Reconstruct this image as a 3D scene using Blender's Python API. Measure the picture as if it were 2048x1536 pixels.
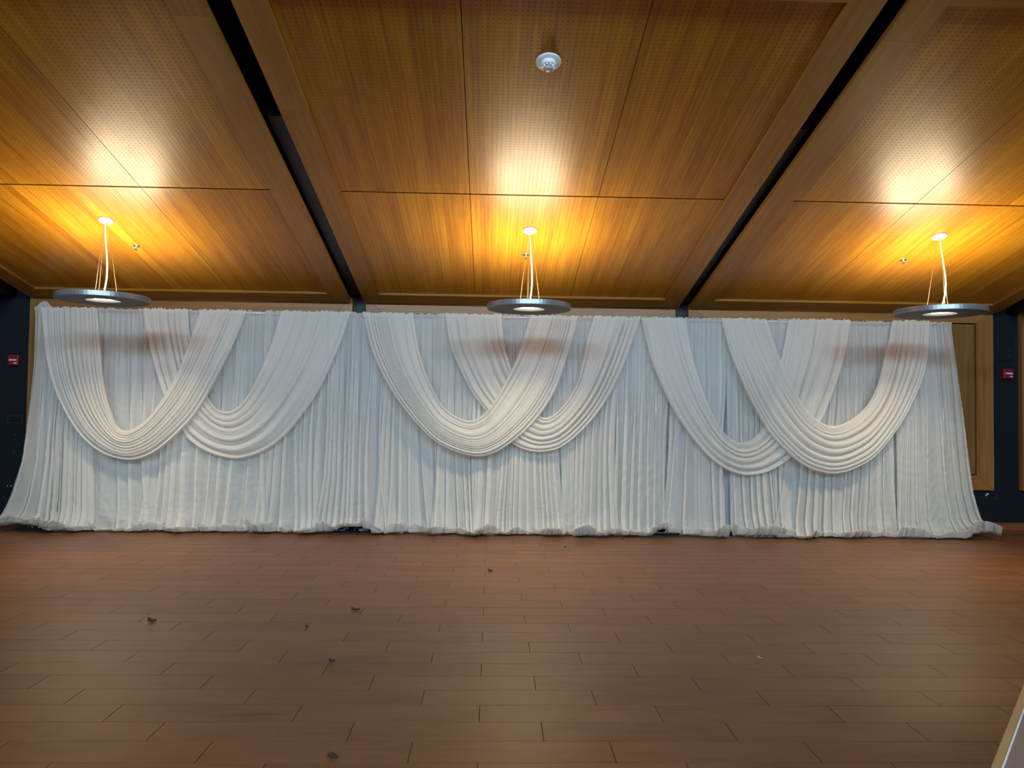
import bpy, bmesh, math, random
import numpy as np
from mathutils import Matrix, Vector

for o in list(bpy.data.objects):
    bpy.data.objects.remove(o)
random.seed(7)
rng = np.random.default_rng(11)
scene = bpy.context.scene
C = scene.collection
PI = math.pi

# ------------------------------------------------------------------ camera
F_PX, PITCH, YAW, ROLL, CAM_H = 1446.7, 0.03097, 0.02782, 0.01338, 1.6
def make_camera():
    cy, sy, cp, sp = math.cos(YAW), math.sin(YAW), math.cos(PITCH), math.sin(PITCH)
    fw = Vector((sy*cp, cy*cp, sp)); rt = Vector((cy, -sy, 0)); up = rt.cross(fw)
    c, s = math.cos(ROLL), math.sin(ROLL)
    r2 = c*rt + s*up; u2 = -s*rt + c*up
    cam = bpy.data.cameras.new('camera'); co = bpy.data.objects.new('camera', cam); C.objects.link(co)
    cam.sensor_width = 36.0; cam.lens = F_PX/2048*36.0; cam.clip_start = 0.05; cam.clip_end = 100
    m = Matrix((r2, u2, -fw)).transposed().to_4x4(); m.translation = Vector((0, 0, CAM_H))
    co.matrix_world = m
    scene.camera = co
make_camera()

# ------------------------------------------------------------------ world, exposure, light levels
world = bpy.data.worlds.new('world'); scene.world = world; world.use_nodes = True
world.node_tree.nodes['Background'].inputs[0].default_value = (0.62, 0.78, 1.0, 1)
world.node_tree.nodes['Background'].inputs[1].default_value = 0.02
scene.view_settings.view_transform = 'Standard'
scene.view_settings.look = 'None'
scene.view_settings.exposure = 0.0
scene.view_settings.gamma = 1.0
scene.view_settings.use_curve_mapping = False
scene.cycles.use_denoising = True
scene.cycles.use_adaptive_sampling = True
scene.cycles.adaptive_threshold = 0.06
scene.cycles.adaptive_min_samples = 16
scene.cycles.max_bounces = 5
scene.cycles.diffuse_bounces = 2
scene.cycles.glossy_bounces = 2
scene.cycles.transmission_bounces = 3
scene.cycles.transparent_max_bounces = 8
scene.cycles.sample_clamp_indirect = 8
WINDOW_COL, WINDOW_STRENGTH = (0.61, 0.84, 1.0), 70.0
LAMP_COL = (1.0, 0.80, 0.50)
UP_RADIANCE, DOWN_WATT = 64.0, 34.0

# ------------------------------------------------------------------ room dimensions
WALL_Y = 9.75                       # plane of the wall behind the drapes
CZ, CS = 5.33808, 0.24617           # ceiling panel plane: z = CZ - CS*y
def cz(y, off=0.0): return CZ - CS*y + off
SLOPE = math.atan(CS)
XL, XR, YB = -9.2, 9.9, -4.2        # side walls, wall behind the camera

# ------------------------------------------------------------------ helpers
def tag(o, label=None, cat=None, group=None, kind=None):
    if label: o['label'] = label
    if cat: o['category'] = cat
    if group: o['group'] = group
    if kind: o['kind'] = kind
    return o
def link(name, me, mat=None, parent=None):
    o = bpy.data.objects.new(name, me); C.objects.link(o)
    if mat is not None and me is not None and not me.materials: me.materials.append(mat)
    if parent is not None: o.parent = parent
    return o
def empty(name, loc=(0, 0, 0), rot=(0, 0, 0)):
    o = bpy.data.objects.new(name, None); C.objects.link(o)
    o.location = loc; o.rotation_euler = rot; o.empty_display_size = 0.1
    return o
def bm_mesh(bm, name='m', smooth=False):
    bmesh.ops.recalc_face_normals(bm, faces=bm.faces)
    me = bpy.data.meshes.new(name); bm.to_mesh(me); bm.free()
    if smooth: me.polygons.foreach_set('use_smooth', [True]*len(me.polygons))
    return me
def add_box(bm, x0, x1, y0, y1, z0, z1, bevel=0.0):
    vs = [bm.verts.new(p) for p in ((x0,y0,z0),(x1,y0,z0),(x1,y1,z0),(x0,y1,z0),(x0,y0,z1),(x1,y0,z1),(x1,y1,z1),(x0,y1,z1))]
    fs = [bm.faces.new([vs[i] for i in f]) for f in ((3,2,1,0),(4,5,6,7),(0,1,5,4),(1,2,6,5),(2,3,7,6),(3,0,4,7))]
    if bevel > 0:
        es = list({e for f in fs for e in f.edges})
        bmesh.ops.bevel(bm, geom=es, offset=bevel, segments=2, affect='EDGES', profile=0.5)
def box_mesh(x0, x1, y0, y1, z0, z1, bevel=0.0):
    bm = bmesh.new(); add_box(bm, x0, x1, y0, y1, z0, z1, bevel); return bm_mesh(bm)
def prism_mesh(poly, y0, y1):
    """polygon in x,z extruded along y"""
    bm = bmesh.new()
    a = [bm.verts.new((x, y0, z)) for x, z in poly]; b = [bm.verts.new((x, y1, z)) for x, z in poly]
    bm.faces.new(a); bm.faces.new(b[::-1]); n = len(poly)
    for i in range(n): bm.faces.new((a[i], b[i], b[(i+1) % n], a[(i+1) % n]))
    return bm_mesh(bm)
def add_lathe(bm, prof, seg=48, cap=True):
    rings = []
    for r, z in prof:
        rings.append([bm.verts.new((r*math.cos(2*PI*i/seg), r*math.sin(2*PI*i/seg), z)) for i in range(seg)] if r > 1e-6 else [bm.verts.new((0, 0, z))])
    for A, B in zip(rings, rings[1:]):
        for i in range(seg):
            j = (i+1) % seg
            if len(A) == 1 and len(B) == 1: continue
            if len(A) == 1: bm.faces.new((A[0], B[i], B[j]))
            elif len(B) == 1: bm.faces.new((A[i], A[j], B[0]))
            else: bm.faces.new((A[i], A[j], B[j], B[i]))
def lathe_mesh(prof, seg=48, smooth=True):
    bm = bmesh.new(); add_lathe(bm, prof, seg); me = bm_mesh(bm, smooth=smooth)
    return me
def tube_mesh(pts, r, seg=8):
    bm = bmesh.new(); rings = []
    pts = [Vector(p) for p in pts]
    for i, p in enumerate(pts):
        t = (pts[min(i+1, len(pts)-1)] - pts[max(i-1, 0)]).normalized()
        a = t.orthogonal().normalized() if abs(t.z) < 0.9 else Vector((1, 0, 0)); a = (a - t*a.dot(t)).normalized(); b = t.cross(a)
        rings.append([bm.verts.new(p + r*(a*math.cos(2*PI*k/seg) + b*math.sin(2*PI*k/seg))) for k in range(seg)])
    for A, B in zip(rings, rings[1:]):
        for k in range(seg): bm.faces.new((A[k], A[(k+1) % seg], B[(k+1) % seg], B[k]))
    bm.faces.new(rings[0][::-1]); bm.faces.new(rings[-1])
    return bm_mesh(bm, smooth=True)
def grid_mesh(P, name='grid'):
    """P: array (n, m, 3) -> smooth quad grid"""
    n, m, _ = P.shape
    idx = np.arange(n*m).reshape(n, m)
    q = np.stack([idx[:-1, :-1], idx[1:, :-1], idx[1:, 1:], idx[:-1, 1:]], -1).reshape(-1, 4)
    me = bpy.data.meshes.new(name)
    me.vertices.add(n*m); me.vertices.foreach_set('co', P.reshape(-1).astype(np.float32))
    me.loops.add(q.size); me.loops.foreach_set('vertex_index', q.reshape(-1).astype(np.int32))
    me.polygons.add(len(q)); me.polygons.foreach_set('loop_start', (np.arange(len(q))*4).astype(np.int32))
    me.polygons.foreach_set('use_smooth', np.ones(len(q), bool))
    me.update(calc_edges=True)
    return me

# ------------------------------------------------------------------ materials
def nodes_mat(name):
    m = bpy.data.materials.new(name); m.use_nodes = True
    nt = m.node_tree; nt.nodes.clear()
    out = nt.nodes.new('ShaderNodeOutputMaterial')
    return m, nt, out
def N(nt, typ, **kw):
    n = nt.nodes.new(typ)
    for k, v in kw.items():
        if k.startswith('i_'):
            key = k[2:]; n.inputs[int(key) if key.isdigit() else key].default_value = v
        else: setattr(n, k, v)
    return n
def L(nt, a, b): nt.links.new(a, b)
def mth(nt, op, a, b=None, c=None):
    n = nt.nodes.new('ShaderNodeMath'); n.operation = op
    for i, v in enumerate((a, b, c)):
        if v is None: continue
        if isinstance(v, (int, float)): n.inputs[i].default_value = v
        else: nt.links.new(v, n.inputs[i])
    return n.outputs[0]
def ramp(nt, fac, stops, interp='LINEAR'):
    r = nt.nodes.new('ShaderNodeValToRGB'); r.color_ramp.interpolation = interp
    e = r.color_ramp.elements
    while len(e) < len(stops): e.new(0.5)
    for el, (p, c) in zip(e, stops): el.position = p; el.color = (*c, 1)
    nt.links.new(fac, r.inputs[0]); return r.outputs[0]
def mixc(nt, fac, a, b, blend='MIX'):
    n = nt.nodes.new('ShaderNodeMix'); n.data_type = 'RGBA'; n.blend_type = blend
    for sock, v in ((n.inputs['Factor'], fac), (n.inputs[6], a), (n.inputs[7], b)):
        if isinstance(v, (int, float)): sock.default_value = v
        elif isinstance(v, tuple): sock.default_value = (*v, 1)
        else: nt.links.new(v, sock)
    return n.outputs[2]
def plain(name, col, rough=0.5, metal=0.0, spec=0.5, noise=0.06):
    m, nt, out = nodes_mat(name)
    b = N(nt, 'ShaderNodeBsdfPrincipled'); b.inputs['Roughness'].default_value = rough
    b.inputs['Metallic'].default_value = metal; b.inputs['Specular IOR Level'].default_value = spec
    tc = N(nt, 'ShaderNodeTexCoord'); nz = N(nt, 'ShaderNodeTexNoise', i_Scale=14.0, i_Detail=1.0)
    L(nt, tc.outputs['Object'], nz.inputs['Vector'])
    c = ramp(nt, nz.outputs['Fac'], [(0.3, tuple(v*(1-noise) for v in col)), (0.7, tuple(min(1, v*(1+noise)) for v in col))])
    L(nt, c, b.inputs['Base Color']); L(nt, b.outputs[0], out.inputs[0])
    return m

def wood_veneer(name, dark, mid, light, grain_axis='Y', rough=0.32, holes=False, hole_w=1.235, hole_h=2.47, strip=0.11):
    """veneer with long grain, flitch strips, and optional perforation in the object's own x,y"""
    m, nt, out = nodes_mat(name)
    tc = N(nt, 'ShaderNodeTexCoord'); oi = N(nt, 'ShaderNodeObjectInfo')
    sep = N(nt, 'ShaderNodeSeparateXYZ'); L(nt, tc.outputs['Object'], sep.inputs[0])
    ax = {'X': 0, 'Y': 1, 'Z': 2}[grain_axis]
    along = sep.outputs[ax]
    across = sep.outputs[0] if ax != 0 else sep.outputs[1]
    third = sep.outputs[2] if ax != 2 else sep.outputs[1]
    rnd = oi.outputs['Random']
    off = mth(nt, 'MULTIPLY', rnd, 37.0)
    comb = N(nt, 'ShaderNodeCombineXYZ')
    L(nt, mth(nt, 'ADD', across, off), comb.inputs[0])
    L(nt, mth(nt, 'MULTIPLY', along, 0.035), comb.inputs[1]); L(nt, third, comb.inputs[2])
    g1 = N(nt, 'ShaderNodeTexNoise', i_Scale=26.0, i_Detail=4.0, i_Roughness=0.62)
    L(nt, comb.outputs[0], g1.inputs['Vector'])
    g2 = N(nt, 'ShaderNodeTexNoise', i_Scale=170.0, i_Detail=1.0, i_Roughness=0.6)
    L(nt, comb.outputs[0], g2.inputs['Vector'])
    # flitch strips
    st = mth(nt, 'FLOOR', mth(nt, 'DIVIDE', mth(nt, 'ADD', across, off), strip))
    wn = N(nt, 'ShaderNodeTexWhiteNoise', noise_dimensions='1D'); L(nt, st, wn.inputs['W'])
    v = mth(nt, 'ADD', mth(nt, 'MULTIPLY', g1.outputs['Fac'], 0.72), mth(nt, 'MULTIPLY', g2.outputs['Fac'], 0.22))
    v = mth(nt, 'ADD', v, mth(nt, 'MULTIPLY', mth(nt, 'SUBTRACT', wn.outputs['Value'], 0.5), 0.16))
    v = mth(nt, 'ADD', v, mth(nt, 'MULTIPLY', mth(nt, 'SUBTRACT', rnd, 0.5), 0.10))
    col = ramp(nt, v, [(0.26, dark), (0.47, mid), (0.70, light)])
    b = N(nt, 'ShaderNodeBsdfPrincipled')
    b.inputs['Specular IOR Level'].default_value = 0.29
    rr = mth(nt, 'ADD', mth(nt, 'MULTIPLY', g2.outputs['Fac'], 0.10), rough-0.05)
    if holes:
        pitch = 0.0381
        fx = mth(nt, 'SUBTRACT', mth(nt, 'FRACT', mth(nt, 'DIVIDE', sep.outputs[0], pitch)), 0.5)
        fy = mth(nt, 'SUBTRACT', mth(nt, 'FRACT', mth(nt, 'DIVIDE', sep.outputs[1] if ax == 1 else sep.outputs[2], pitch)), 0.5)
        d = mth(nt, 'SQRT', mth(nt, 'ADD', mth(nt, 'MULTIPLY', fx, fx), mth(nt, 'MULTIPLY', fy, fy)))
        hole = mth(nt, 'LESS_THAN', d, 0.105)
        ex = mth(nt, 'LESS_THAN', mth(nt, 'ABSOLUTE', mth(nt, 'SUBTRACT', sep.outputs[0], hole_w/2)), hole_w/2-0.03)
        ey = mth(nt, 'LESS_THAN', mth(nt, 'ABSOLUTE', mth(nt, 'SUBTRACT', sep.outputs[1] if ax == 1 else sep.outputs[2], hole_h/2)), hole_h/2-0.03)
        hole = mth(nt, 'MULTIPLY', hole, mth(nt, 'MULTIPLY', ex, ey))
        col = mixc(nt, hole, col, (0.045, 0.014, 0.004))
        rr = mth(nt, 'ADD', rr, mth(nt, 'MULTIPLY', hole, 0.5))
    L(nt, col, b.inputs['Base Color']); L(nt, rr, b.inputs['Roughness'])
    L(nt, b.outputs[0], out.inputs[0])
    return m

def floor_plank_mat():
    m, nt, out = nodes_mat('brown_wood_look_tile')
    geo = N(nt, 'ShaderNodeNewGeometry'); oi = N(nt, 'ShaderNodeObjectInfo')
    rnd = mth(nt, 'FRACT', mth(nt, 'ADD', oi.outputs['Random'], geo.outputs['Random Per Island']))
    sep = N(nt, 'ShaderNodeSeparateXYZ'); L(nt, geo.outputs['Position'], sep.inputs[0])
    comb = N(nt, 'ShaderNodeCombineXYZ')
    L(nt, mth(nt, 'MULTIPLY', sep.outputs[0], 0.09), comb.inputs[0])
    L(nt, mth(nt, 'ADD', sep.outputs[1], mth(nt, 'MULTIPLY', rnd, 31.0)), comb.inputs[1])
    L(nt, mth(nt, 'MULTIPLY', rnd, 17.0), comb.inputs[2])
    g = N(nt, 'ShaderNodeTexNoise', i_Scale=38.0, i_Detail=4.0, i_Roughness=0.66); L(nt, comb.outputs[0], g.inputs['Vector'])
    comb2 = N(nt, 'ShaderNodeCombineXYZ')
    L(nt, mth(nt, 'MULTIPLY', sep.outputs[0], 0.35), comb2.inputs[0]); L(nt, mth(nt, 'ADD', sep.outputs[1], mth(nt, 'MULTIPLY', rnd, 13.0)), comb2.inputs[1])
    k = N(nt, 'ShaderNodeTexNoise', i_Scale=6.0, i_Detail=2.0, i_Roughness=0.55); L(nt, comb2.outputs[0], k.inputs['Vector'])
    v = mth(nt, 'ADD', mth(nt, 'MULTIPLY', g.outputs['Fac'], 0.62), mth(nt, 'MULTIPLY', k.outputs['Fac'], 0.32))
    v = mth(nt, 'ADD', v, mth(nt, 'MULTIPLY', mth(nt, 'SUBTRACT', rnd, 0.5), 0.10))
    col = ramp(nt, v, [(0.26, (0.092, 0.037, 0.013)), (0.47, (0.148, 0.062, 0.023)), (0.68, (0.188, 0.084, 0.034))])
    b = N(nt, 'ShaderNodeBsdfPrincipled'); b.inputs['Specular IOR Level'].default_value = 0.45
    L(nt, col, b.inputs['Base Color'])
    L(nt, mth(nt, 'ADD', mth(nt, 'MULTIPLY', g.outputs['Fac'], 0.16), 0.36), b.inputs['Roughness'])
    L(nt, b.outputs[0], out.inputs[0])
    return m

def cloth_mat(name, col, opacity, trans=0.35, crinkle=0.5):
    m, nt, out = nodes_mat(name)
    d = N(nt, 'ShaderNodeBsdfDiffuse'); t = N(nt, 'ShaderNodeBsdfTranslucent'); tr = N(nt, 'ShaderNodeBsdfTransparent')
    d.inputs['Color'].default_value = (*col, 1); t.inputs['Color'].default_value = (*col, 1)
    mx = N(nt, 'ShaderNodeMixShader'); mx.inputs[0].default_value = trans
    L(nt, d.outputs[0], mx.inputs[1]); L(nt, t.outputs[0], mx.inputs[2])
    mo = N(nt, 'ShaderNodeMixShader')
    mo.inputs[0].default_value = opacity; L(nt, tr.outputs[0], mo.inputs[1]); L(nt, mx.outputs[0], mo.inputs[2])
    L(nt, mo.outputs[0], out.inputs[0])
    return m
def emit_mat(name, col, s):
    m, nt, out = nodes_mat(name)
    e = N(nt, 'ShaderNodeEmission'); e.inputs[0].default_value = (*col, 1); e.inputs[1].default_value = s
    L(nt, e.outputs[0], out.inputs[0]); return m

W_D, W_M, W_L = (0.210, 0.076, 0.004), (0.315, 0.134, 0.007), (0.420, 0.205, 0.013)
M = {}
M['panel'] = wood_veneer('amber_perforated_veneer', W_D, W_M, W_L, 'Y', 0.36, holes=True)
M['stile'] = wood_veneer('amber_veneer_long', (0.190, 0.076, 0.010), (0.255, 0.110, 0.016), (0.320, 0.150, 0.026), 'Y', 0.42)
M['rail'] = wood_veneer('amber_veneer_cross', (0.190, 0.076, 0.010), (0.255, 0.110, 0.016), (0.320, 0.150, 0.026), 'X', 0.42)
M['wframe_v'] = wood_veneer('maple_frame_upright', (0.20, 0.084, 0.021), (0.27, 0.120, 0.034), (0.34, 0.162, 0.052), 'Z', 0.36)
M['wframe_h'] = wood_veneer('maple_frame_cross', (0.20, 0.084, 0.021), (0.27, 0.120, 0.034), (0.34, 0.162, 0.052), 'X', 0.36)
M['wfield'] = wood_veneer('perforated_wall_veneer', (0.16, 0.068, 0.015), (0.22, 0.102, 0.028), (0.28, 0.145, 0.046), 'Z', 0.36, holes=True, hole_w=1.235, hole_h=2.08)
M['floor'] = floor_plank_mat()
M['grout'] = plain('dark_grout', (0.030, 0.013, 0.006), 0.8)
M['navy'] = plain('navy_black_wall_paint', (0.006, 0.009, 0.014), 0.5, spec=0.3)
M['black'] = plain('matt_black_paint', (0.006, 0.006, 0.008), 0.7, spec=0.2)
M['steel_black'] = plain('black_powder_coat', (0.012, 0.012, 0.014), 0.5)
M['dark_device'] = plain('black_plastic', (0.010, 0.010, 0.012), 0.35)
M['beige'] = plain('beige_wall_paint', (0.26, 0.24, 0.22), 0.8)
M['side'] = plain('dark_side_wall_paint', (0.055, 0.045, 0.038), 0.8)
M['white_paint'] = plain('white_soffit_paint', (0.62, 0.60, 0.56), 0.8)
M['base_wood'] = wood_veneer('red_brown_baseboard_wood', (0.13, 0.045, 0.014), (0.19, 0.07, 0.024), (0.24, 0.095, 0.035), 'X', 0.45)
M['disc'] = plain('grey_painted_metal', (0.085, 0.084, 0.088), 0.55)
M['rim'] = plain('satin_metal_painted_blue_sheen', (0.30, 0.34, 0.40), 0.36, metal=0.6)  # blue sheen of reflected daylight put into the rim's base colour
M['disc_in'] = plain('white_reflector', (0.80, 0.79, 0.76), 0.5)
M['white_metal'] = plain('white_enamel', (0.78, 0.77, 0.74), 0.4)
M['white_cord'] = plain('white_cord_sheath', (0.80, 0.78, 0.74), 0.5)
M['cable'] = plain('cable_painted_copper_reflection', (0.30, 0.17, 0.11), 0.5)  # coppery reflection on the cables painted in as their colour
M['chrome'] = plain('chrome', (0.70, 0.69, 0.66), 0.15, metal=1.0)
M['white_plastic'] = plain('white_plastic', (0.62, 0.64, 0.66), 0.4)
M['grey_plastic'] = plain('grey_plastic', (0.30, 0.32, 0.34), 0.4)
M['red'] = plain('red_enamel', (0.23, 0.012, 0.015), 0.35)
M['pole'] = plain('brushed_aluminium', (0.62, 0.64, 0.67), 0.32, metal=0.8)
M['glow_down'] = emit_mat('lit_diffuser', (1.0, 0.93, 0.80), 9.0)
M['glow_up'] = emit_mat('lit_uplight_lens', LAMP_COL, UP_RADIANCE)
M['glow_down'].cycles.emission_sampling = 'NONE'
M['daylight'] = emit_mat('daylit_window_pane', WINDOW_COL, WINDOW_STRENGTH)
M['backing'] = cloth_mat('pale_lining_cloth', (0.58, 0.63, 0.67), 1.0, 0.10, 0.25)
M['sheer'] = cloth_mat('white_sheer_voile', (0.86, 0.85, 0.825), 0.60, 0.30, 0.35)
M['swag'] = cloth_mat('ivory_sheer_scarf_cloth', (0.88, 0.86, 0.82), 0.70, 0.28, 0.22)
M['leaf'] = plain('dry_brown_leaf', (0.05, 0.022, 0.010), 0.7)
M['pale_scrap'] = plain('pale_dry_scrap', (0.45, 0.33, 0.25), 0.7)
M['table_grey'] = plain('grey_laminate', (0.15, 0.12, 0.11), 0.35)
M['table_edge'] = wood_veneer('light_maple_edging', (0.24, 0.14, 0.06), (0.32, 0.19, 0.085), (0.40, 0.25, 0.12), 'Y', 0.4)
M['table_line'] = plain('pale_edge_bead', (0.60, 0.60, 0.62), 0.3)

# ------------------------------------------------------------------ floor
PX0, PY0, PW, PL = -0.040, 3.299, 0.2084, 0.9403
GAP, PT = 0.0045, 0.010
slab = tag(link('floor', box_mesh(XL, XR, YB, WALL_Y, -0.12, -PT+0.007), M['grout']), 'brown wood-look plank tile floor with thin dark joints', 'floor', kind='structure')
plank_me = box_mesh(GAP/2, PL-GAP/2, GAP/2, PW-GAP/2, -PT, 0.0)
plank_me.materials.append(M['floor'])
rest = []
k_lo = math.floor((YB-PY0)/PW); k_hi = math.ceil((WALL_Y-PY0)/PW)
n_ind = 0
for k in range(k_lo, k_hi):
    y0 = PY0 + k*PW
    for mi in range(-14, 16):
        x0 = PX0 + PL*(mi - (k-2)/3.0 % 1.0)
        x1 = x0 + PL
        if x1 < XL or x0 > XR: continue
        vis = -1 <= k <= 21 and x1 > -0.69*(y0+PW)-0.05 and x0 < 0.745*(y0+PW)+0.05
        if vis and n_ind < 300:
            o = bpy.data.objects.new('floor_plank', plank_me); C.objects.link(o); o.parent = slab
            o.location = (x0, y0, random.uniform(-0.0006, 0.0))
            n_ind += 1
        else:
            rest.append((max(x0+GAP/2, XL), min(x1-GAP/2, XR), max(y0+GAP/2, YB), min(y0+PW-GAP/2, WALL_Y)))
R4 = np.array([r for r in rest if r[1]-r[0] > 0.01 and r[3]-r[2] > 0.01])
def many_boxes(R4, z0, z1):
    n = len(R4)
    v = np.zeros((n, 8, 3)); 
    for i, (a, b, c) in enumerate(((0,2,z0),(1,2,z0),(1,3,z0),(0,3,z0),(0,2,z1),(1,2,z1),(1,3,z1),(0,3,z1))):
        v[:, i, 0] = R4[:, a]; v[:, i, 1] = R4[:, b]; v[:, i, 2] = c
    f = np.array(((4,5,6,7),(0,1,5,4),(1,2,6,5),(2,3,7,6),(3,0,4,7)))
    q = (np.arange(n)[:, None, None]*8 + f[None]).reshape(-1, 4)
    me = bpy.data.meshes.new('planks'); me.from_pydata(v.reshape(-1, 3).tolist(), [], q.tolist()); me.update()
    return me
rp = link('remaining_floor_planks', many_boxes(R4, -PT, 0.0), M['floor'], slab); rp['kind'] = 'stuff'

# ------------------------------------------------------------------ walls
tag(link('wall_back', box_mesh(XL, XR, WALL_Y, WALL_Y+0.15, -0.1, 4.2), M['navy']), 'dark navy painted wall behind the drapes', 'wall', kind='structure')
tag(link('wall_left', box_mesh(XL-0.15, XL, YB-0.15, WALL_Y+0.15, -0.1, 7.0), M['side']), 'dark side wall on the left of the hall', 'wall', kind='structure')
tag(link('wall_right', box_mesh(XR, XR+0.15, YB-0.15, WALL_Y+0.15, -0.1, 7.0), M['side']), 'dark side wall on the right of the hall', 'wall', kind='structure')
tag(link('wall_front', box_mesh(XL, XR, YB-0.15, YB, -0.1, 7.0), M['beige']), 'beige wall behind the viewer under clerestory windows', 'wall', kind='structure')
bm = bmesh.new()
add_box(bm, XL, XR, WALL_Y-0.018, WALL_Y, 0.0, 0.10, 0.004)
tag(link('baseboard_back', bm_mesh(bm), M['base_wood']), 'red-brown wooden baseboard along the dark wall', 'baseboard', kind='structure')

# clerestory windows high in the wall behind the camera, one per ceiling bay
for i, xc in enumerate((-4.0, 0.38, 4.75)):
    w, h, zc_ = 2.7, 0.85, 5.30
    root = empty('window_%d' % (i+1), (xc, YB+0.01, zc_))
    tag(root, ('left', 'middle', 'right')[i] + ' clerestory window high on the wall behind the viewer', 'window', kind='structure')
    bm = bmesh.new(); bm.faces.new([bm.verts.new(p) for p in ((-w/2, 0.01, -h/2), (-w/2, 0.01, h/2), (w/2, 0.01, h/2), (w/2, 0.01, -h/2))])
    me = bpy.data.meshes.new('pane'); bm.to_mesh(me); bm.free()
    link('pane', me, M['daylight'], root)
    bm = bmesh.new()
    for a in ((-w/2-0.06, -w/2, -h/2-0.06, h/2+0.06), (w/2, w/2+0.06, -h/2-0.06, h/2+0.06), (-w/2, w/2, -h/2-0.06, -h/2), (-w/2, w/2, h/2, h/2+0.06)):
        add_box(bm, a[0], a[1], 0.0, 0.05, a[2], a[3])
    link('window_frame', bm_mesh(bm), M['steel_black'], root)

# ------------------------------------------------------------------ ceiling: sloped bays of perforated veneer panels in lipped frames
def slope_box(x0, x1, y0, y1, o0, o1):
    """box between two horizontal y's following the slope, offsets o0..o1 from the panel plane, in local coords (origin at x0, y0 on the plane, local y along the slope)"""
    s = math.hypot(1, CS)*(y1-y0)
    return box_mesh(0, x1-x0, 0, s, o0, o1)
def place_slope(o, x0, y0):
    o.location = (x0, y0, cz(y0)); o.rotation_euler = (-SLOPE, 0, 0)
LIP, TH = 0.028, 0.018
Y_FAR, Y_IN, Y_MID, Y_TOP, Y_OUT = 9.585, 9.335, 6.92, 4.49, 4.25
# dark deck above everything
bm = bmesh.new()
v = [bm.verts.new(p) for p in ((XL, YB, cz(YB, 0.42)), (XR, YB, cz(YB, 0.42)), (XR, WALL_Y, cz(WALL_Y, 0.42)), (XL, WALL_Y, cz(WALL_Y, 0.42)),
                               (XL, YB, cz(YB, 0.52)), (XR, YB, cz(YB, 0.52)), (XR, WALL_Y, cz(WALL_Y, 0.52)), (XL, WALL_Y, cz(WALL_Y, 0.52)))]
for f in ((3,2,1,0),(4,5,6,7),(0,1,5,4),(1,2,6,5),(2,3,7,6),(3,0,4,7)): bm.faces.new([v[i] for i in f])
ceil = tag(link('ceiling', bm_mesh(bm), M['black']), 'sloping ceiling of amber perforated wood panels with dark beam slots', 'ceiling', kind='structure')
bays = [(-6.06, -5.835, -2.130, -1.885, 4.75), (-1.706, -1.475, 2.240, 2.482, 5.69), (2.634, 2.890, 6.595, 6.825, 4.80)]
SEAM = 0.006
for bi, (xo0, xi0, xi1, xo1, yj) in enumerate(bays):
    pw = (xi1-xi0)/3
    panel_me = slope_box(0, pw-SEAM, 0, Y_IN-Y_MID-SEAM, 0.0, 0.018); panel_me.materials.append(M['panel'])
    for r, (ya, yb) in enumerate(((Y_MID, Y_IN), (Y_TOP, Y_MID))):
        for c in range(3):
            o = bpy.data.objects.new('ceiling_panel', panel_me); C.objects.link(o); o.parent = ceil
            place_slope(o, xi0+c*pw+SEAM/2, ya+SEAM/2)
    # dark backer behind the seams
    o = link('panel_backer', slope_box(xi0-0.05, xi1+0.05, Y_TOP-0.05, Y_IN+0.05, 0.022, 0.04), M['black'], ceil); place_slope(o, xi0-0.05, Y_TOP-0.05)
    # stiles, in two lengths each
    for si, (a, b) in enumerate(((xo0, xi0), (xi1, xo1))):
        yjj = (yj, yj+0.9)[si] if bi == 1 else yj
        for (ya, yb) in ((Y_OUT, yjj-0.001), (yjj+0.001, Y_FAR)):
            o = link('frame_stile', slope_box(a, b, ya, yb, -LIP, TH), M['stile'], ceil); place_slope(o, a, ya)
    for (ya, yb) in ((Y_IN, Y_FAR), (Y_OUT, Y_TOP)):
        o = link('frame_rail', slope_box(xi0, xi1, ya, yb, -LIP, TH), M['rail'], ceil); place_slope(o, xi0, ya)
    # plain continuation of the bay over the viewer
    o = link('ceiling_board', slope_box(xo0, xo1, YB, Y_OUT-0.12, -0.01, 0.03), M['stile'], ceil); place_slope(o, xo0, YB)
# black beams up inside the slots
for x0, x1 in ((-1.885, -1.706), (2.482, 2.634)):
    o = link('slot_beam', slope_box(x0+0.012, x1-0.012, 5.9, 9.6, 0.07, 0.30), M['steel_black'], ceil); place_slope(o, x0+0.012, 5.9)
# side aisles: flat white soffits with a black bulkhead by the far wall
for x0, x1, nm in ((XL, -6.32, 'left'), (7.08, XR, 'right')):
    so = link('aisle_soffit', box_mesh(x0, x1, YB, 8.50, 3.20, 3.30), M['white_paint'], ceil)
    bh = link('aisle_bulkhead', box_mesh(x0, x1, 8.50, WALL_Y-0.001, 2.98, 3.34), M['black'], ceil)

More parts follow.
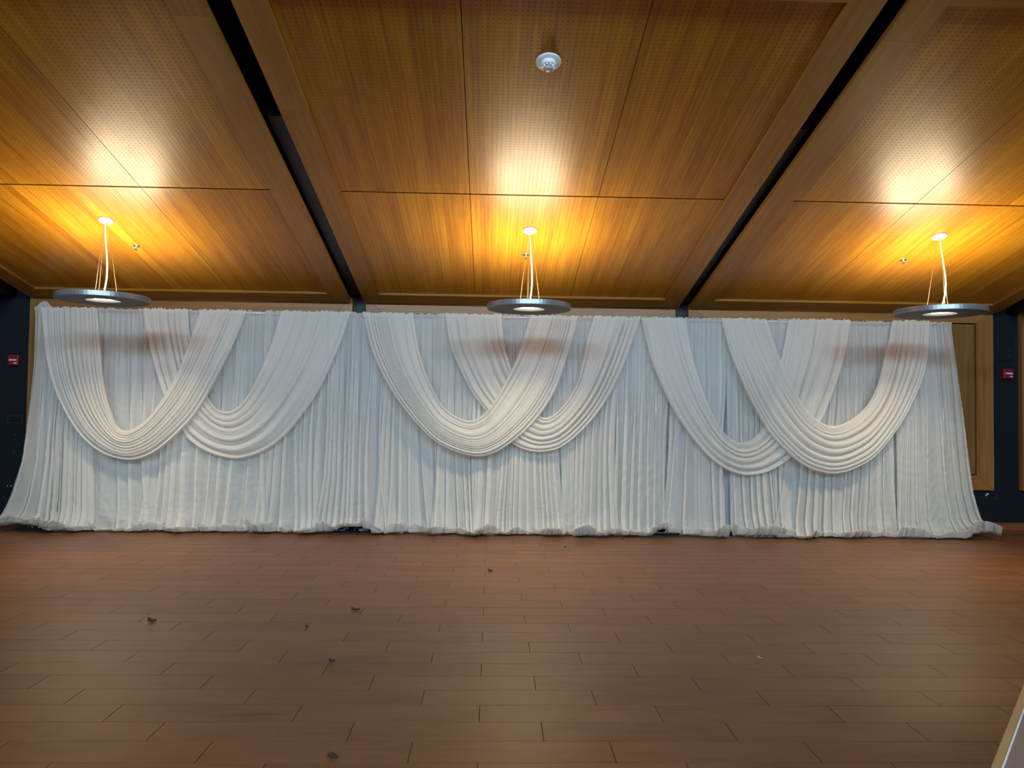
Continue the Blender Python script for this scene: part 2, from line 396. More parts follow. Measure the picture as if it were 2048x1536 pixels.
# ------------------------------------------------------------------ wooden wall panels between the dark piers
def wall_panel(x0, x1, label, z0=0.546, z1=3.02, fw=0.235):
    root = empty('wooden_wall_panel', ((x0+x1)/2, WALL_Y, z0)); tag(root, label, 'wall panel', 'framed wooden wall panels')
    cx = (x0+x1)/2; w = (x1-x0)/2; h = z1-z0; g = 0.0015
    fwt = 0.20
    zi1 = h-fwt; zi0 = fw-0.03
    def mk(nm, poly, mat): 
        return link(nm, prism_mesh(poly, -0.075, -0.001), mat, root)
    mk('stile', [(-w, 0), (-w+fw, zi0), (-w+fw, zi1), (-w, h)], M['wframe_v'])
    mk('stile', [(w, 0), (w, h), (w-fw, zi1), (w-fw, zi0)], M['wframe_v'])
    mk('rail', [(-w+g*2, h), (-w+fw+g*2, zi1+g), (w-fw-g*2, zi1+g), (w-g*2, h)], M['wframe_h'])
    mk('rail', [(-w+g*2, 0), (w-g*2, 0), (w-fw-g*2, zi0-g), (-w+fw+g*2, zi0-g)], M['wframe_h'])
    iw = 2*(w-fw)-0.024
    n = 3; bw = iw/n
    for i in range(n):
        o = link('panel_board', box_mesh(0, bw-0.004, -0.055, -0.03, 0, zi1-zi0-0.024), M['wfield'], root)
        o.location = (-iw/2+i*bw, 0, zi0+0.012)
    link('panel_backing', box_mesh(-w+fw-0.02, w-fw+0.02, -0.028, -0.001, zi0-0.02, zi1+0.02), M['black'], root)
    return root
wall_panel(-6.10, -1.875, 'maple framed wall panel behind the left third of the drapes')
wall_panel(-1.695, 2.465, 'maple framed wall panel behind the middle of the drapes')
wall_panel(2.645, 6.84, 'maple framed wall panel showing past the right end of the drapes')
wall_panel(7.24, 9.8, 'maple framed wall panel at the far right edge beyond the dark pier')

# ------------------------------------------------------------------ pendants
def pendant(x, y, zd, label, bend, group='disc pendants in the far row'):
    R = 0.44
    root = empty('disc_pendant', (x, y, zd)); tag(root, label, 'pendant light', group)
    zc_ = cz(y) - zd
    # disc: a flat dish with a hole underneath
    bm = bmesh.new()
    add_lathe(bm, [(0.165, 0.0), (R-0.004, 0.0), (R-0.004, 0.034), (0.155, 0.034), (0.165, 0.0)], 72)
    d = link('disc_body', bm_mesh(bm, smooth=False), M['disc'], root)
    d.data.polygons.foreach_set('use_smooth', [True]*len(d.data.polygons))
    try: d.data.set_sharp_from_angle(angle=math.radians(35))
    except Exception: pass
    link('rim', lathe_mesh([(R-0.005, -0.001), (R-0.001, -0.001), (R, 0.003), (R, 0.047), (R-0.004, 0.052), (0.405, 0.052), (0.39, 0.036), (R-0.005, 0.036), (R-0.005, -0.001)], 72, smooth=False), M['rim'], root)
    link('reflector_ring', lathe_mesh([(0.164, 0.003), (0.118, 0.026), (0.118, 0.028), (0.160, 0.028)], 48), M['disc_in'], root)
    link('diffuser', lathe_mesh([(0, 0.0265), (0.118, 0.0265), (0.118, 0.0275), (0, 0.0275)], 48), M['glow_down'], root)
    link('uplight_lens', lathe_mesh([(0.19, 0.046), (0.37, 0.046)], 14), M['glow_up'], root)
    # canopy follows the slope
    can = link('canopy', lathe_mesh([(0, -0.004), (0.062, -0.004), (0.070, 0.002), (0.070, 0.022), (0, 0.022)], 36), M['white_metal'], root)
    can.location = (0, 0, zc_-0.022/math.cos(SLOPE)+0.001); can.rotation_euler = (-SLOPE, 0, 0)
    link('cord_grip', lathe_mesh([(0, -0.03), (0.009, -0.03), (0.012, -0.012), (0.012, 0.0), (0, 0.0)], 16), M['chrome'], can)
    ztop = zc_-0.030
    for a in (0.35, 0.35+2*PI/3, 0.35+4*PI/3):
        ex, ey = 0.125*math.cos(a), 0.125*math.sin(a)
        link('suspension_cable', tube_mesh([(0.02*math.cos(a), 0.02*math.sin(a), ztop+0.005-0.02*math.sin(a)*CS), (ex, ey, 0.05)], 0.0016, 6), M['cable'], root)
        l = link('cable_gripper', lathe_mesh([(0, 0.06), (0.006, 0.06), (0.008, 0.03), (0, 0.03)], 10), M['chrome'], root); l.location = (ex, ey, 0.0)
    pts = []
    for i in range(15):
        t = i/14
        pts.append((bend*math.sin(PI*t**1.6)*0.035*(1.0) , -0.012, ztop*(1-t)+0.045*t))
    link('power_cord', tube_mesh(pts, 0.0075, 10), M['white_cord'], root)
    # the lamp's own light
    for nm, zz, size, watt, rx in (('downlight', 0.015, 0.22, DOWN_WATT, 0),):
        la = bpy.data.lights.new(nm, 'AREA'); la.shape = 'DISK'; la.size = size; la.energy = watt; la.color = LAMP_COL
        if nm == 'downlight': la.spread = math.radians(130)
        lo = bpy.data.objects.new(nm, la); C.objects.link(lo); lo.parent = root; lo.location = (0, 0, zz); lo.rotation_euler = (rx, 0, 0)
    return root
pendant(-4.02, 7.553, 2.632, 'grey disc pendant hanging at the left, above the first swag', 1.0)
pendant(0.379, 7.583, 2.622, 'grey disc pendant hanging at the centre of the room', 0.8)
pendant(4.752, 7.534, 2.640, 'grey disc pendant hanging at the right, by the drapes\' right end', 1.6)
# ------------------------------------------------------------------ ceiling fittings
def on_ceiling(name, x, y, label, cat, group=None):
    r = empty(name, (x, y, cz(y)), (-SLOPE, 0, 0)); tag(r, label, cat, group); return r
for x, y, lb in ((-3.988, 8.141, 'chrome sprinkler head on ceiling right of the left pendant'), (0.367, 8.178, 'chrome sprinkler head on ceiling behind the centre pendant cord'), (4.694, 8.122, 'chrome sprinkler head on ceiling left of the right pendant')):
    r = on_ceiling('sprinkler_head', x, y, lb, 'sprinkler', 'ceiling sprinkler heads')
    link('escutcheon', lathe_mesh([(0, -0.006), (0.018, -0.006), (0.036, -0.002), (0.036, 0.0), (0, 0.0)], 28), M['chrome'], r)
    link('body', lathe_mesh([(0, -0.034), (0.006, -0.034), (0.010, -0.02), (0.012, -0.006), (0, -0.006)], 16), M['grey_plastic'], r)
    bm = bmesh.new(); add_lathe(bm, [(0, -0.046), (0.018, -0.046), (0.018, -0.043), (0, -0.043)], 20)
    link('deflector', bm_mesh(bm), M['chrome'], r)
    link('yoke_arm', tube_mesh([(0.011, 0, -0.01), (0.014, 0, -0.025), (0.004, 0, -0.044)], 0.002, 6), M['chrome'], r)
    link('yoke_arm', tube_mesh([(-0.011, 0, -0.01), (-0.014, 0, -0.025), (-0.004, 0, -0.044)], 0.002, 6), M['chrome'], r)
r = on_ceiling('smoke_detector', 0.373, 5.113, 'round white smoke detector on the middle ceiling bay', 'smoke detector')
link('base_ring', lathe_mesh([(0, -0.012), (0.086, -0.012), (0.092, -0.006), (0.092, 0.0), (0, 0.0)], 40), M['white_plastic'], r)
link('housing', lathe_mesh([(0.050, -0.012), (0.056, -0.016), (0.054, -0.038), (0.046, -0.042), (0.030, -0.042), (0, -0.042)], 40), M['white_plastic'], r)
for i in range(10):
    a = 2*PI*i/10
    f = link('vent_fin', box_mesh(0.027, 0.046, -0.0035, 0.0035, -0.060, -0.040), M['white_plastic'], r); f.rotation_euler = (0, 0, a)
link('sensor_cap', lathe_mesh([(0.020, -0.042), (0.030, -0.058), (0.030, -0.068), (0.024, -0.073), (0, -0.073)], 32), M['grey_plastic'], r)

# ------------------------------------------------------------------ wall fittings
def fire_pull(x, z, label, s):
    r = empty('fire_alarm_pull_station', (x, WALL_Y, z-0.065)); tag(r, label, 'fire alarm')
    link('housing', box_mesh(-0.066, 0.066, -0.055, 0.0, 0.0, 0.135, 0.006), M['red'], r)
    link('pull_handle', box_mesh(-0.045, 0.05, -0.066, -0.054, 0.058, 0.080, 0.003), M['white_plastic'], r)
    link('white_label', box_mesh(0.012, 0.052, -0.058, -0.054, 0.022, 0.036), M['white_plastic'], r)
fire_pull(-6.312, 2.12, 'red fire alarm pull station on the dark pier left of the drapes', 1)
fire_pull(7.07, 2.137, 'red fire alarm pull station on the dark pier right of the drapes', -1)
def plate(name, x, z, w, h, label, cat, build):
    r = empty(name, (x, WALL_Y, z-h/2)); tag(r, label, cat)
    link('cover_plate', box_mesh(-w/2, w/2, -0.008, 0, 0, h, 0.002), M['dark_device'], r)
    build(r, w, h); return r
def b_panel(r, w, h):
    link('bezel', box_mesh(-w*0.36, w*0.36, -0.016, -0.007, h*0.18, h*0.82, 0.002), M['steel_black'], r)
    link('screen', box_mesh(-w*0.27, w*0.27, -0.018, -0.015, h*0.27, h*0.73), M['black'], r)
def b_out(r, w, h):
    for zz in (0.27, 0.62): link('socket', box_mesh(-w*0.24, w*0.24, -0.012, -0.007, h*zz-0.012, h*zz+0.020, 0.001), M['steel_black'], r)
def b_sw(r, w, h):
    link('rocker', box_mesh(-w*0.2, w*0.2, -0.014, -0.007, h*0.25, h*0.75, 0.002), M['steel_black'], r)
def b_jack(r, w, h):
    b_out(r, w, h)
    link('white_plug', box_mesh(-0.012, 0.022, -0.028, -0.010, h*0.72, h*0.72+0.018, 0.002), M['white_plastic'], r)
    link('white_plug', box_mesh(-0.018, -0.002, -0.024, -0.010, h*0.56, h*0.56+0.014, 0.002), M['white_plastic'], r)
plate('control_panel', -6.285, 1.343, 0.29, 0.17, 'black touch control panel on the dark pier left of the drapes', 'control panel', b_panel)
plate('blank_plate', -6.285, 1.137, 0.11, 0.075, 'black blank plate under the touch control panel', 'wall plate', lambda r, w, h: link('screw', box_mesh(-0.003, 0.003, -0.010, -0.007, h/2-0.003, h/2+0.003), M['grey_plastic'], r))
plate('light_switch', -6.296, 0.907, 0.075, 0.12, 'black rocker switch on the dark pier at the left', 'switch', b_sw)
plate('wall_outlet', -6.326, 0.469, 0.115, 0.075, 'low black outlet plate with white plugs at the far left', 'outlet', lambda r, w, h: [link('white_plug', box_mesh(q-0.007, q+0.007, -0.02, -0.007, h*0.35, h*0.35+0.018, 0.002), M['grey_plastic'], r) for q in (-0.025, 0.025)])
plate('wall_outlet', 6.777, 0.455, 0.075, 0.12, 'low black outlet with white plugs under the right wall panel', 'outlet', b_jack)
plate('wall_outlet', 6.925, 0.455, 0.075, 0.12, 'low black empty outlet right of the plugged one', 'outlet', b_out)
r = empty('wall_speaker', (7.05, WALL_Y, 2.32)); tag(r, 'flush black speaker grille above the right fire alarm', 'speaker')
link('grille', box_mesh(-0.11, 0.13, -0.008, 0, 0, 0.42, 0.003), M['navy'], r)
for zz in (0.069, 0.144): link('screw', box_mesh(0.06, 0.068, -0.011, -0.007, zz-0.004, zz+0.004), M['grey_plastic'], r)

# ------------------------------------------------------------------ pipe and drape stands
BAR_Z, BAR_Y = 2.735, 9.20
stand_x = (-5.60, -1.70, 2.10, 5.84)
for i, x in enumerate(stand_x):
    r = empty('drape_stand', (x, BAR_Y, 0.0)); tag(r, ('leftmost', 'second', 'third', 'rightmost')[i] + ' pipe stand on black steel base holding up the drapes', 'drape stand', 'pipe stands of the backdrop')
    link('base_plate', box_mesh(-0.28, 0.28, -0.20, 0.22, 0.002, 0.014, 0.003), M['steel_black'], r)
    link('pole', tube_mesh([(0, 0, 0.012), (0, 0, BAR_Z+(0.075 if i == 0 else 0.02))], 0.019, 16), M['pole'], r)
for i in range(3):
    b = link('crossbar', tube_mesh([(stand_x[i]+0.01, BAR_Y, BAR_Z), (stand_x[i+1]-0.01, BAR_Y, BAR_Z)], 0.016, 12), M['pole'])
    tag(b, ('left', 'middle', 'right')[i] + ' crossbar threaded through the header of the drapes', 'crossbar', 'crossbars of the backdrop')

# ------------------------------------------------------------------ cloth
def snoise(s, pitch, seed):
    """smooth 1-D noise in -1..1 with knots every pitch"""
    r = np.random.default_rng(seed); k = s/pitch; k0 = int(np.floor(k.min()))-2; n = int(np.ceil(k.max()))-k0+4
    val = r.uniform(-1, 1, n); i = np.floor(k).astype(int)-k0; f = k-np.floor(k); f = f*f*(3-2*f)
    return val[i]*(1-f) + val[i+1]*f
def phase(s, pitch, var, seed):
    p = pitch*(1+var*snoise(s, pitch*2.3, seed)+0.5*var*snoise(s, pitch*0.9, seed+1))
    return np.concatenate([[0], np.cumsum(np.diff(s)/np.maximum(p[:-1], pitch*0.25))])*2*PI
def sstep(a, b, x): 
    t = np.clip((x-a)/(b-a), 0, 1); return t*t*(3-2*t)
def crinkle(X, Z, seed, n=9, lmin=0.03, lmax=0.14, ang=0.9):
    """small random creases: ridged waves in random directions"""
    r = np.random.default_rng(seed); out = np.zeros_like(X)
    for _ in range(n):
        lam = math.exp(r.uniform(math.log(lmin), math.log(lmax))); a = r.normal(0, ang)
        kx, kz = math.cos(a)/lam, math.sin(a)/lam
        ph = r.uniform(0, 6.28) + 1.6*np.sin(X*r.uniform(6, 16)+r.uniform(0, 6)) + 1.6*np.sin(Z*r.uniform(4, 12)+r.uniform(0, 6))
        out += (1-2*np.abs(np.sin(PI*(X*kx+Z*kz)+ph)))*lam
    return out/(n*0.5*(lmin+lmax))
def curtain(xa, xb, y0, seed, nx, nz, fine, coarse, a_fine, a_coarse, edge_l=None, edge_r=None, puddle=0.30, ztop=2.755, spread=None, hem_up=None, gather=0.0, crk=0.0):
    """a hanging cloth. edge_l / edge_r: functions z -> x offset of the two edges; puddle: extra length on the floor"""
    s = np.linspace(xa, xb, nx)
    p1 = phase(s, fine, 0.45, seed); p2 = phase(s, coarse, 0.5, seed+10)
    Lt = ztop + puddle
    ell = np.concatenate([np.linspace(0, 0.10, 7)[:-1], np.linspace(0.10, ztop-0.40, nz), np.linspace(ztop-0.40, Lt, 52)[1:]])
    S, E = np.meshgrid(s, ell, indexing='ij')
    t = np.clip(E/ztop, 0, 1)
    P1 = np.broadcast_to(p1[:, None], S.shape); P2 = np.broadcast_to(p2[:, None], S.shape)
    amp_n = 1+0.5*snoise(s, coarse*1.7, seed+20)[:, None]
    wob = 0.6*np.sin(2.1*t+snoise(s, coarse*3, seed+30)[:, None]*4)
    af = a_fine*(1-0.75*t); ac = a_coarse*(0.12+0.88*sstep(0.0, 0.75, t))*amp_n
    pin = 0.25+0.75*sstep(0.03, 0.16, E)
    Y = (af*np.sin(P1+wob*0.5) + ac*np.sin(P2+wob))*pin
    X = S + (af*0.55*np.sin(2*P1+wob) + ac*0.75*np.sin(2*(P2+wob)+0.6))*pin
    # below the swags the cloth gathers into overlapping columns
    X = X + gather*coarse/(2*PI)*np.sin(P2+wob+0.5)*sstep(0.15, 0.7, t)*amp_n
    # lines of cloth lean a little as they fall
    X = X + 0.13*snoise(s, coarse*3.4, seed+40)[:, None]*t*t + 0.030*snoise(s, coarse*1.1, seed+41)[:, None]*sstep(0.35, 1, t)
    if spread is not None:
        cxm = (xa+xb)/2; X = cxm + (X-cxm)*(1+spread(t))
    Z = ztop - E
    # puddle on the floor
    lump = 0.9+0.55*snoise(X, 0.21, seed+50); lump2 = snoise(X, 0.17, seed+51)*0.7+snoise(X, 0.07, seed+53)*0.3
    k = 0.32*(1+0.5*snoise(X, 0.19, seed+52))
    fold = 0.55+0.45*snoise(X, 0.10, seed+54)
    a = np.maximum(E-(ztop-k), 0); on = a > 0
    e = np.clip(a/k, 0, 1); b = np.clip((a-k*0.94)/(puddle+k*0.06), 0, 1)
    fwd = 0.30*lump+0.85*fold
    Yp = -0.120*fwd*e**2.4 - 0.135*fwd*np.sin(PI*b*0.92) + 0.07*b*b
    Zp = np.maximum(k-a*0.97, 0.0)
    Zp = Zp + np.sin(PI*b)**1.2*(0.080+0.085*np.clip(lump2, -0.7, 1)+0.035*fold) + 0.008*sstep(0.8, 1.0, e)
    Z = np.where(on, np.maximum(Zp, 0.006), Z); Y = Y*(1-0.35*b) + Yp
    X = X + 0.035*np.sin(P2*0.9+1.0)*b
    Y = Y + crk*crinkle(X, Z, seed+70)*sstep(0.05, 0.5, t)
    # header ruffle above the rod pocket
    Z = Z + (0.012*snoise(s, 0.025, seed+60)[:, None]*(1-sstep(0, 0.05, E)))
    pocket = np.exp(-((E-0.022)/0.016)**2)
    Y = Y - 0.020*pocket
    if edge_l is not None or edge_r is not None:
        u = (S-xa)/(xb-xa)
        zc_ = np.clip(Z, 0, ztop)
        if edge_l is not None: X = X + edge_l(zc_)*(1-u)**1.3
        if edge_r is not None: X = X + edge_r(zc_)*u**1.3
    if hem_up is not None:
        u = (S-xa)/(xb-xa); hu = hem_up(u)
        Z = np.where(on, np.maximum(Z, 0)+hu*sstep(0.2, 1.0, e), Z)
    return np.stack([X, y0+Y, Z], -1)

eL = lambda z: np.interp(z, [0.0, 0.05, 0.12, 0.42, 0.85, 1.5, 2.1, 2.8], [-0.40, -0.36, -0.27, -0.17, -0.07, -0.03, 0.0, 0.0])
eR = lambda z: np.interp(z, [0.0, 0.04, 0.25, 0.57, 0.92, 1.57, 2.28, 2.8], [0.52, 0.48, 0.36, 0.27, 0.225, 0.16, 0.07, 0.0])
# lining curtains, one per crossbar
for i in range(3):
    xa, xb = stand_x[i], stand_x[i+1]
    if i == 0: xa += 0.03
    P = curtain(xa-0.01, xb+0.01, BAR_Y+0.075, 100+i*70, 560, 46, 0.045, 0.11, 0.013, 0.032, puddle=0.10, gather=1.0, crk=0.003,
                edge_l=(lambda z: eL(z)*0.6) if i == 0 else None, edge_r=(lambda z: eR(z)*0.8) if i == 2 else None,
                hem_up=None)
    P[..., 1] = np.maximum(P[..., 1], BAR_Y+0.0)
    o = link('lining_curtain', grid_mesh(P), M['backing'])
    tag(o, 'white finely pleated lining curtain of the ' + ('left', 'middle', 'right')[i] + ' third of the backdrop', 'curtain', 'lining curtains of the backdrop')
# loose sheer panels in front
ordn = ['first', 'second', 'third', 'fourth', 'fifth', 'sixth', 'seventh', 'eighth', 'ninth', 'tenth', 'eleventh', 'twelfth', 'thirteenth', 'fourteenth', 'fifteenth', 'sixteenth']
NS = 16
edges = np.linspace(-5.69, 5.88, NS+1)
gap_centres = ((-5.48, 0.16), (-1.68, 0.24), (2.20, 0.16), (5.80, 0.10))
for i in range(NS):
    j = rng.uniform(-0.02, 0.06, 2)*(-1, 1)
    xa, xb = edges[i]+(j[0] if i else 0)+0.0, edges[i+1]+(j[1] if i < NS-1 else 0)
    sp = rng.uniform(-0.10, 0.04); lowsp = rng.uniform(0.02, 0.16)
    if i in (0, NS-1): sp, lowsp = 0.0, 0.0
    f = (lambda sp, lowsp: (lambda t: sp*np.sin(PI*np.clip(t*1.05, 0, 1))**1.5*sstep(0.2, 0.6, t) + lowsp*sstep(0.72, 1.0, t)))(sp, lowsp)
    hem = None
    for gc, gw in gap_centres:
        if xa-0.3 < gc < xb+0.3:
            hem = (lambda xa, xb, gc, gw: (lambda u: 0.075*np.exp(-((xa+u*(xb-xa)-gc)/gw)**4)))(xa, xb, gc, gw)
    P = curtain(xa, xb, BAR_Y-0.075-0.02*(i % 2), 500+i*90, 230, 104, 0.062, rng.uniform(0.095, 0.16), 0.014, 0.050, gather=rng.uniform(1.2, 1.8), puddle=rng.uniform(0.26, 0.42), spread=f, crk=0.0095,
                edge_l=eL if i == 0 else None, edge_r=eR if i == NS-1 else None, hem_up=hem)
    if i == 0:   # the first sheer is hitched over the top of its pole
        P[..., 2] += 0.075*np.exp(-((P[..., 0]+5.585)/0.075)**2)*np.clip((P[..., 2]-2.3)/0.45, 0, 1)**2
    o = link('sheer_drape', grid_mesh(P), M['sheer'])
    tag(o, ('leftmost sheer white drape flaring out at the left end' if i == 0 else 'rightmost sheer white drape flaring out at the right end' if i == NS-1 else '%s sheer white drape from the left end, puddled on the floor' % ordn[i]), 'drape', 'sheer drapes along the backdrop')

# swags: outer and inner edge as x,z in the plane of the drapes
SW = [
 ('first swag from the left, deep and hanging in front of its neighbour', 8.93,
  [(-5.514,2.739),(-5.425,2.184),(-5.326,1.818),(-5.198,1.531),(-5.019,1.244),(-4.831,1.055),(-4.623,0.937),(-4.376,0.887),(-4.178,0.927),(-3.990,1.036),(-3.792,1.214),(-3.594,1.442),(-3.435,1.719),(-3.297,2.016),(-3.158,2.333),(-3.059,2.620),(-3.029,2.739)],
  [(-4.841,2.739),(-4.762,2.244),(-4.713,1.907),(-4.663,1.659),(-4.574,1.412),(-4.505,1.283),(-4.406,1.244),(-4.307,1.283),(-4.188,1.372),(-4.069,1.521),(-3.930,1.749),(-3.792,2.046),(-3.683,2.402),(-3.584,2.739)]),
 ('second swag from the left, passing behind the first', 9.02,
  [(-4.287,2.739),(-4.208,2.293),(-4.099,1.877),(-3.941,1.501),(-3.772,1.234),(-3.703,1.135),(-3.555,1.026),(-3.366,0.947),(-3.129,0.907),(-2.931,0.947),(-2.723,1.046),(-2.515,1.224),(-2.317,1.481),(-2.129,1.778),(-1.970,2.125),(-1.852,2.402),(-1.753,2.739)],
  [(-3.743,2.739),(-3.713,2.372),(-3.644,2.055),(-3.555,1.798),(-3.475,1.659),(-3.376,1.531),(-3.248,1.491),(-3.129,1.541),(-3.010,1.679),(-2.891,1.917),(-2.772,2.214),(-2.673,2.491),(-2.604,2.739)]),
 ('third swag from the left, in front at the centre of the backdrop', 8.93,
  [(-1.604,2.739),(-1.535,2.432),(-1.445,2.174),(-1.297,1.877),(-1.119,1.610),(-0.901,1.352),(-0.673,1.145),(-0.416,1.026),(-0.158,0.976),(0.050,1.026),(0.267,1.164),(0.475,1.352),(0.663,1.590),(0.812,1.867),(0.931,2.234),(1.020,2.541),(1.059,2.739)],
  [(-0.990,2.739),(-0.921,2.352),(-0.832,2.055),(-0.723,1.808),(-0.594,1.590),(-0.416,1.461),(-0.248,1.422),(-0.099,1.501),(0.020,1.650),(0.149,1.877),(0.277,2.135),(0.376,2.402),(0.475,2.739)]),
 ('fourth swag from the left, passing behind the centre swag', 9.02,
  [(-0.594,2.739),(-0.525,2.343),(-0.386,2.026),(-0.238,1.749),(-0.059,1.521),(0.119,1.283),(0.267,1.135),(0.436,1.055),(0.634,1.036),(0.852,1.085),(1.079,1.253),(1.297,1.491),(1.485,1.778),(1.634,2.095),(1.743,2.402),(1.852,2.739)],
  [(0.109,2.739),(0.139,2.422),(0.228,2.105),(0.347,1.848),(0.475,1.630),(0.604,1.491),(0.693,1.471),(0.802,1.531),(0.931,1.679),(1.059,1.917),(1.139,2.244),(1.198,2.501),(1.267,2.739)]),
 ('fifth swag from the left, passing behind the rightmost swag', 9.02,
  [(1.852,2.739),(1.960,2.283),(2.099,1.937),(2.277,1.570),(2.495,1.253),(2.703,1.016),(2.901,0.867),(3.099,0.788),(3.267,0.778),(3.465,0.818),(3.683,0.937),(3.861,1.095),(4.040,1.313),(4.188,1.550),(4.327,1.897),(4.436,2.273),(4.505,2.749)],
  [(2.406,2.739),(2.495,2.333),(2.614,1.937),(2.723,1.640),(2.852,1.382),(2.990,1.234),(3.119,1.184),(3.248,1.224),(3.376,1.343),(3.465,1.501),(3.535,1.758),(3.584,2.016),(3.644,2.303),(3.713,2.749)]),
 ('rightmost swag, hanging in front near the right end', 8.93,
  [(2.861,2.739),(2.950,2.352),(3.109,1.947),(3.287,1.580),(3.455,1.303),(3.653,1.095),(3.871,0.917),(4.109,0.828),(4.326,0.818),(4.544,0.887),(4.762,1.016),(4.960,1.234),(5.138,1.481),(5.267,1.719),(5.386,1.976),(5.475,2.283),(5.514,2.748)],
  [(3.435,2.739),(3.544,2.382),(3.653,2.085),(3.782,1.828),(3.911,1.610),(4.069,1.471),(4.217,1.412),(4.376,1.442),(4.564,1.560),(4.703,1.709),(4.812,1.927),(4.901,2.234),(4.990,2.541),(5.039,2.748)]),
]
def resample(pts, n):
    """Catmull-Rom through pts, split at the lowest point, n samples per half by arc length"""
    p = np.array(pts, float)
    q = np.vstack([2*p[0]-p[1], p, 2*p[-1]-p[-2]]); out = []
    for i in range(1, len(q)-2):
        for t in np.linspace(0, 1, 12, endpoint=False):
            a, b, c, d = q[i-1], q[i], q[i+1], q[i+2]
            out.append(0.5*((2*b)+(-a+c)*t+(2*a-5*b+4*c-d)*t*t+(-a+3*b-3*c+d)*t**3))
    out.append(p[-1]); out = np.array(out)
    for _ in range(3): out[1:-1] = 0.25*out[:-2]+0.5*out[1:-1]+0.25*out[2:]
    k = int(np.argmin(out[:, 1]))
    def half(a):
        l = np.concatenate([[0], np.cumsum(np.hypot(*np.diff(a, axis=0).T))]); u = np.linspace(0, l[-1], n)
        return np.stack([np.interp(u, l, a[:, 0]), np.interp(u, l, a[:, 1])], -1)
    return np.vstack([half(out[:k+1]), half(out[k:])[1:]])
def swag(label, y0, outer, inner, seed):
    n, m = 80, 230
    # arms hang clear of the sheers behind them
    O, I = resample(outer, n), resample(inner, n)
    nu = len(O); u = np.linspace(0, 1, nu)
    v = np.linspace(0, 1, m)
    U, V = np.meshgrid(u, v, indexing='ij')
    nf = 7.0
    ph = phase(v, 1.0/nf, 0.7, seed); ph2 = phase(v, 1.0/(nf*2.6), 0.4, seed+5)
    bottom = np.sin(PI*U)**0.8                          # 0 at the tops, 1 at the lowest point
    drift = 1.5*snoise(v, 0.3, seed+7)[None, :]*np.sin(2*PI*U) + 0.8*snoise(u, 0.25, seed+8)[:, None] + 1.1*snoise(v, 0.2, seed+11)[None, :]*np.cos(3*PI*U)
    amp = (1+0.5*snoise(v, 0.13, seed+9))[None, :]*(0.75+0.45*np.sin(5*U+4*snoise(v, 0.17, seed+12)[None, :]))
    Vd = V + (0.60/(2*PI*nf))*2*np.sin(ph[None, :]+drift)*(0.22+0.78*bottom)*amp
    edge = sstep(0, 0.10, np.minimum(V, 1-V))
    Vd = V*(1-edge) + Vd*edge
    Vd = np.clip(Vd, 0, 1)
    XZ = O[:, None, :]*(1-Vd[..., None]) + I[:, None, :]*Vd[..., None]
    dep = -(0.010+0.020*bottom)*np.sin(ph[None, :]+drift+1.3)*amp - 0.0015*np.sin(ph2[None, :]+2*drift)
    roll = -0.035*np.exp(-((V-0.965)/0.035)**2)*bottom - 0.022*np.exp(-((V-0.03)/0.03)**2)
    bulge = -0.09*bottom*np.sin(PI*np.clip(V*0.8+0.1, 0, 1))
    Y = y0 + dep*edge + roll + bulge
    Y = Y + 0.0022*crinkle(XZ[..., 0], XZ[..., 1], seed+40, n=8, lmin=0.06, lmax=0.22, ang=1.2)*edge
    # top ends lap back over the bar
    w = np.clip(1-np.minimum(U, 1-U)/0.035, 0, 1); w2 = 1-sstep(0, 0.20, np.minimum(U, 1-U))
    Y = Y + (BAR_Y-0.135-y0)*w2
    Y = Y*(1-w**2) + (BAR_Y-0.135)*w**2
    Z = XZ[..., 1] + 0.006*snoise(v, 0.012, seed+20)[None, :]*w + (0.014+0.012*snoise(v, 0.035, seed+21)[None, :])*w2
    XZ[..., 0] *= 1+0.0125*w2
    me = grid_mesh(np.stack([XZ[..., 0], Y, Z], -1))
    o = link('swag', me, M['swag']); tag(o, 'ivory sheer ' + label, 'swag', 'swags draped over the backdrop')
    return o
for i, (lb, y0, a, b) in enumerate(SW): swag(lb, y0, a, b, 3000+i*60)

# ------------------------------------------------------------------ table corner at the lower right
tdir = math.atan2(0.741, 0.671)
tb = empty('table', (1.10, 1.61, 0.0), (0, 0, tdir-PI/2)); tag(tb, 'corner of a grey-topped table with pale wood edging, lower right', 'table')
TLEN, TWID, TZ = 1.83, 0.76, 0.75
link('table_top', box_mesh(0.025, TWID-0.025, 0.025, TLEN-0.025, TZ-0.03, TZ-0.001), M['table_grey'], tb)
for (a, b, c, d) in ((0, 0.021, 0, TLEN), (TWID-0.021, TWID, 0, TLEN), (0.021, TWID-0.021, 0, 0.021), (0.021, TWID-0.021, TLEN-0.021, TLEN)):
    link('edge_strip', box_mesh(a, b, c, d, TZ-0.035, TZ, 0.002), M['table_edge'], tb)
bm = bmesh.new()
for (a, b, c, d) in ((0.021, 0.025, 0.021, TLEN-0.021), (TWID-0.025, TWID-0.021, 0.021, TLEN-0.021), (0.025, TWID-0.025, 0.021, 0.025), (0.025, TWID-0.025, TLEN-0.025, TLEN-0.021)):
    add_box(bm, a, b, c, d, TZ-0.03, TZ+0.0012)
link('edge_bead', bm_mesh(bm), M['table_line'], tb)
for x in (0.07, TWID-0.07):
    for y in (0.12, TLEN-0.12):
        link('leg', tube_mesh([(x, y, 0.0), (x, y, TZ-0.03)], 0.016, 12), M['steel_black'], tb)

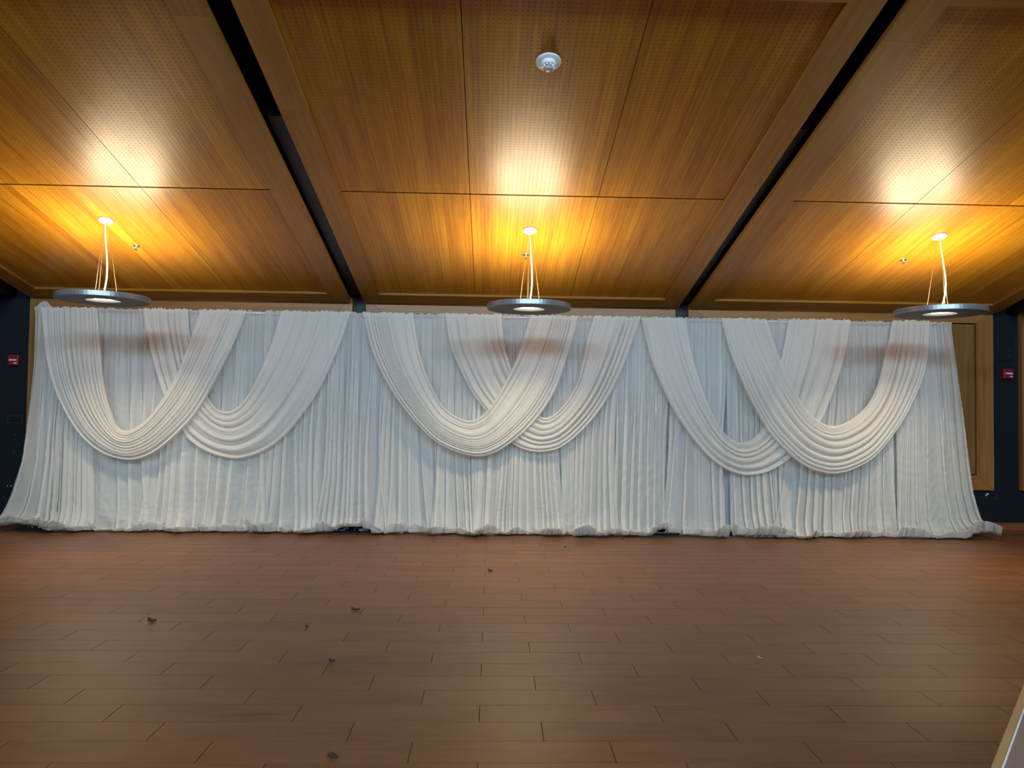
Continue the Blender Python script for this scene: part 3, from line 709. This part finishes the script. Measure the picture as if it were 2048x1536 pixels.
# ------------------------------------------------------------------ litter on the floor
def scrap(name, x, y, length, width, rz, curl, mat, label, cat='leaf', flip=0.0):
    n, m = 9, 5
    t = np.linspace(-1, 1, n); s = np.linspace(-1, 1, m)
    T, S_ = np.meshgrid(t, s, indexing='ij')
    wd = width/2*np.sqrt(np.clip(1-T**2, 0.02, 1))*(1-0.35*T)
    P = np.stack([T*length/2, S_*wd, 0.002+curl*(0.55*T**2+0.8*S_**2*(1-0.4*T)) + 0.0006], -1)
    P2 = P.copy(); P2[..., 2] += 0.0012
    o = link(name, grid_mesh(P2), mat); o.location = (x, y, 0.0); o.rotation_euler = (0, 0, rz)
    sol = o.modifiers.new('thickness', 'SOLIDIFY'); sol.thickness = 0.0012
    tag(o, label, cat, None)
    return o
scrap('dry_leaf', -2.437, 5.364, 0.060, 0.034, 0.15, 0.022, M['leaf'], 'dark curled dry leaf with a stalk, leftmost on the floor')
scrap('dry_leaf', -1.03, 5.70, 0.070, 0.024, 0.05, 0.014, M['leaf'], 'thin twisted dark leaf on floor, right of the leftmost leaf')
scrap('dry_leaf', -1.297, 5.264, 0.034, 0.022, -0.7, 0.010, M['leaf'], 'small dark leaf bit lying by a plank end joint')
scrap('dry_leaf', -0.965, 4.56, 0.036, 0.030, 0.1, 0.016, M['leaf'], 'small dark folded leaf on a plank joint, mid floor')
scrap('dry_leaf', -0.694, 3.343, 0.055, 0.034, -0.5, 0.010, M['leaf'], 'brown cupped leaf nearest the viewer on the floor')
scrap('paper_scrap', 1.746, 4.66, 0.034, 0.010, -0.9, 0.006, M['pale_scrap'], 'tiny pale curled scrap on the right half of the floor', 'scrap')
scrap('dry_leaf', 0.012, 7.058, 0.050, 0.024, 0.35, 0.016, M['leaf'], 'small dark leaf on floor straight before the centre swag')
scrap('dry_leaf', 0.866, 8.282, 0.022, 0.018, 0.0, 0.010, M['leaf'], 'dark speck of leaf on floor near the drapes, right of centre')
scrap('dry_leaf', 1.615, 8.811, 0.034, 0.020, 0.3, 0.012, M['leaf'], 'small dark leaf on floor closest to the drape hems')
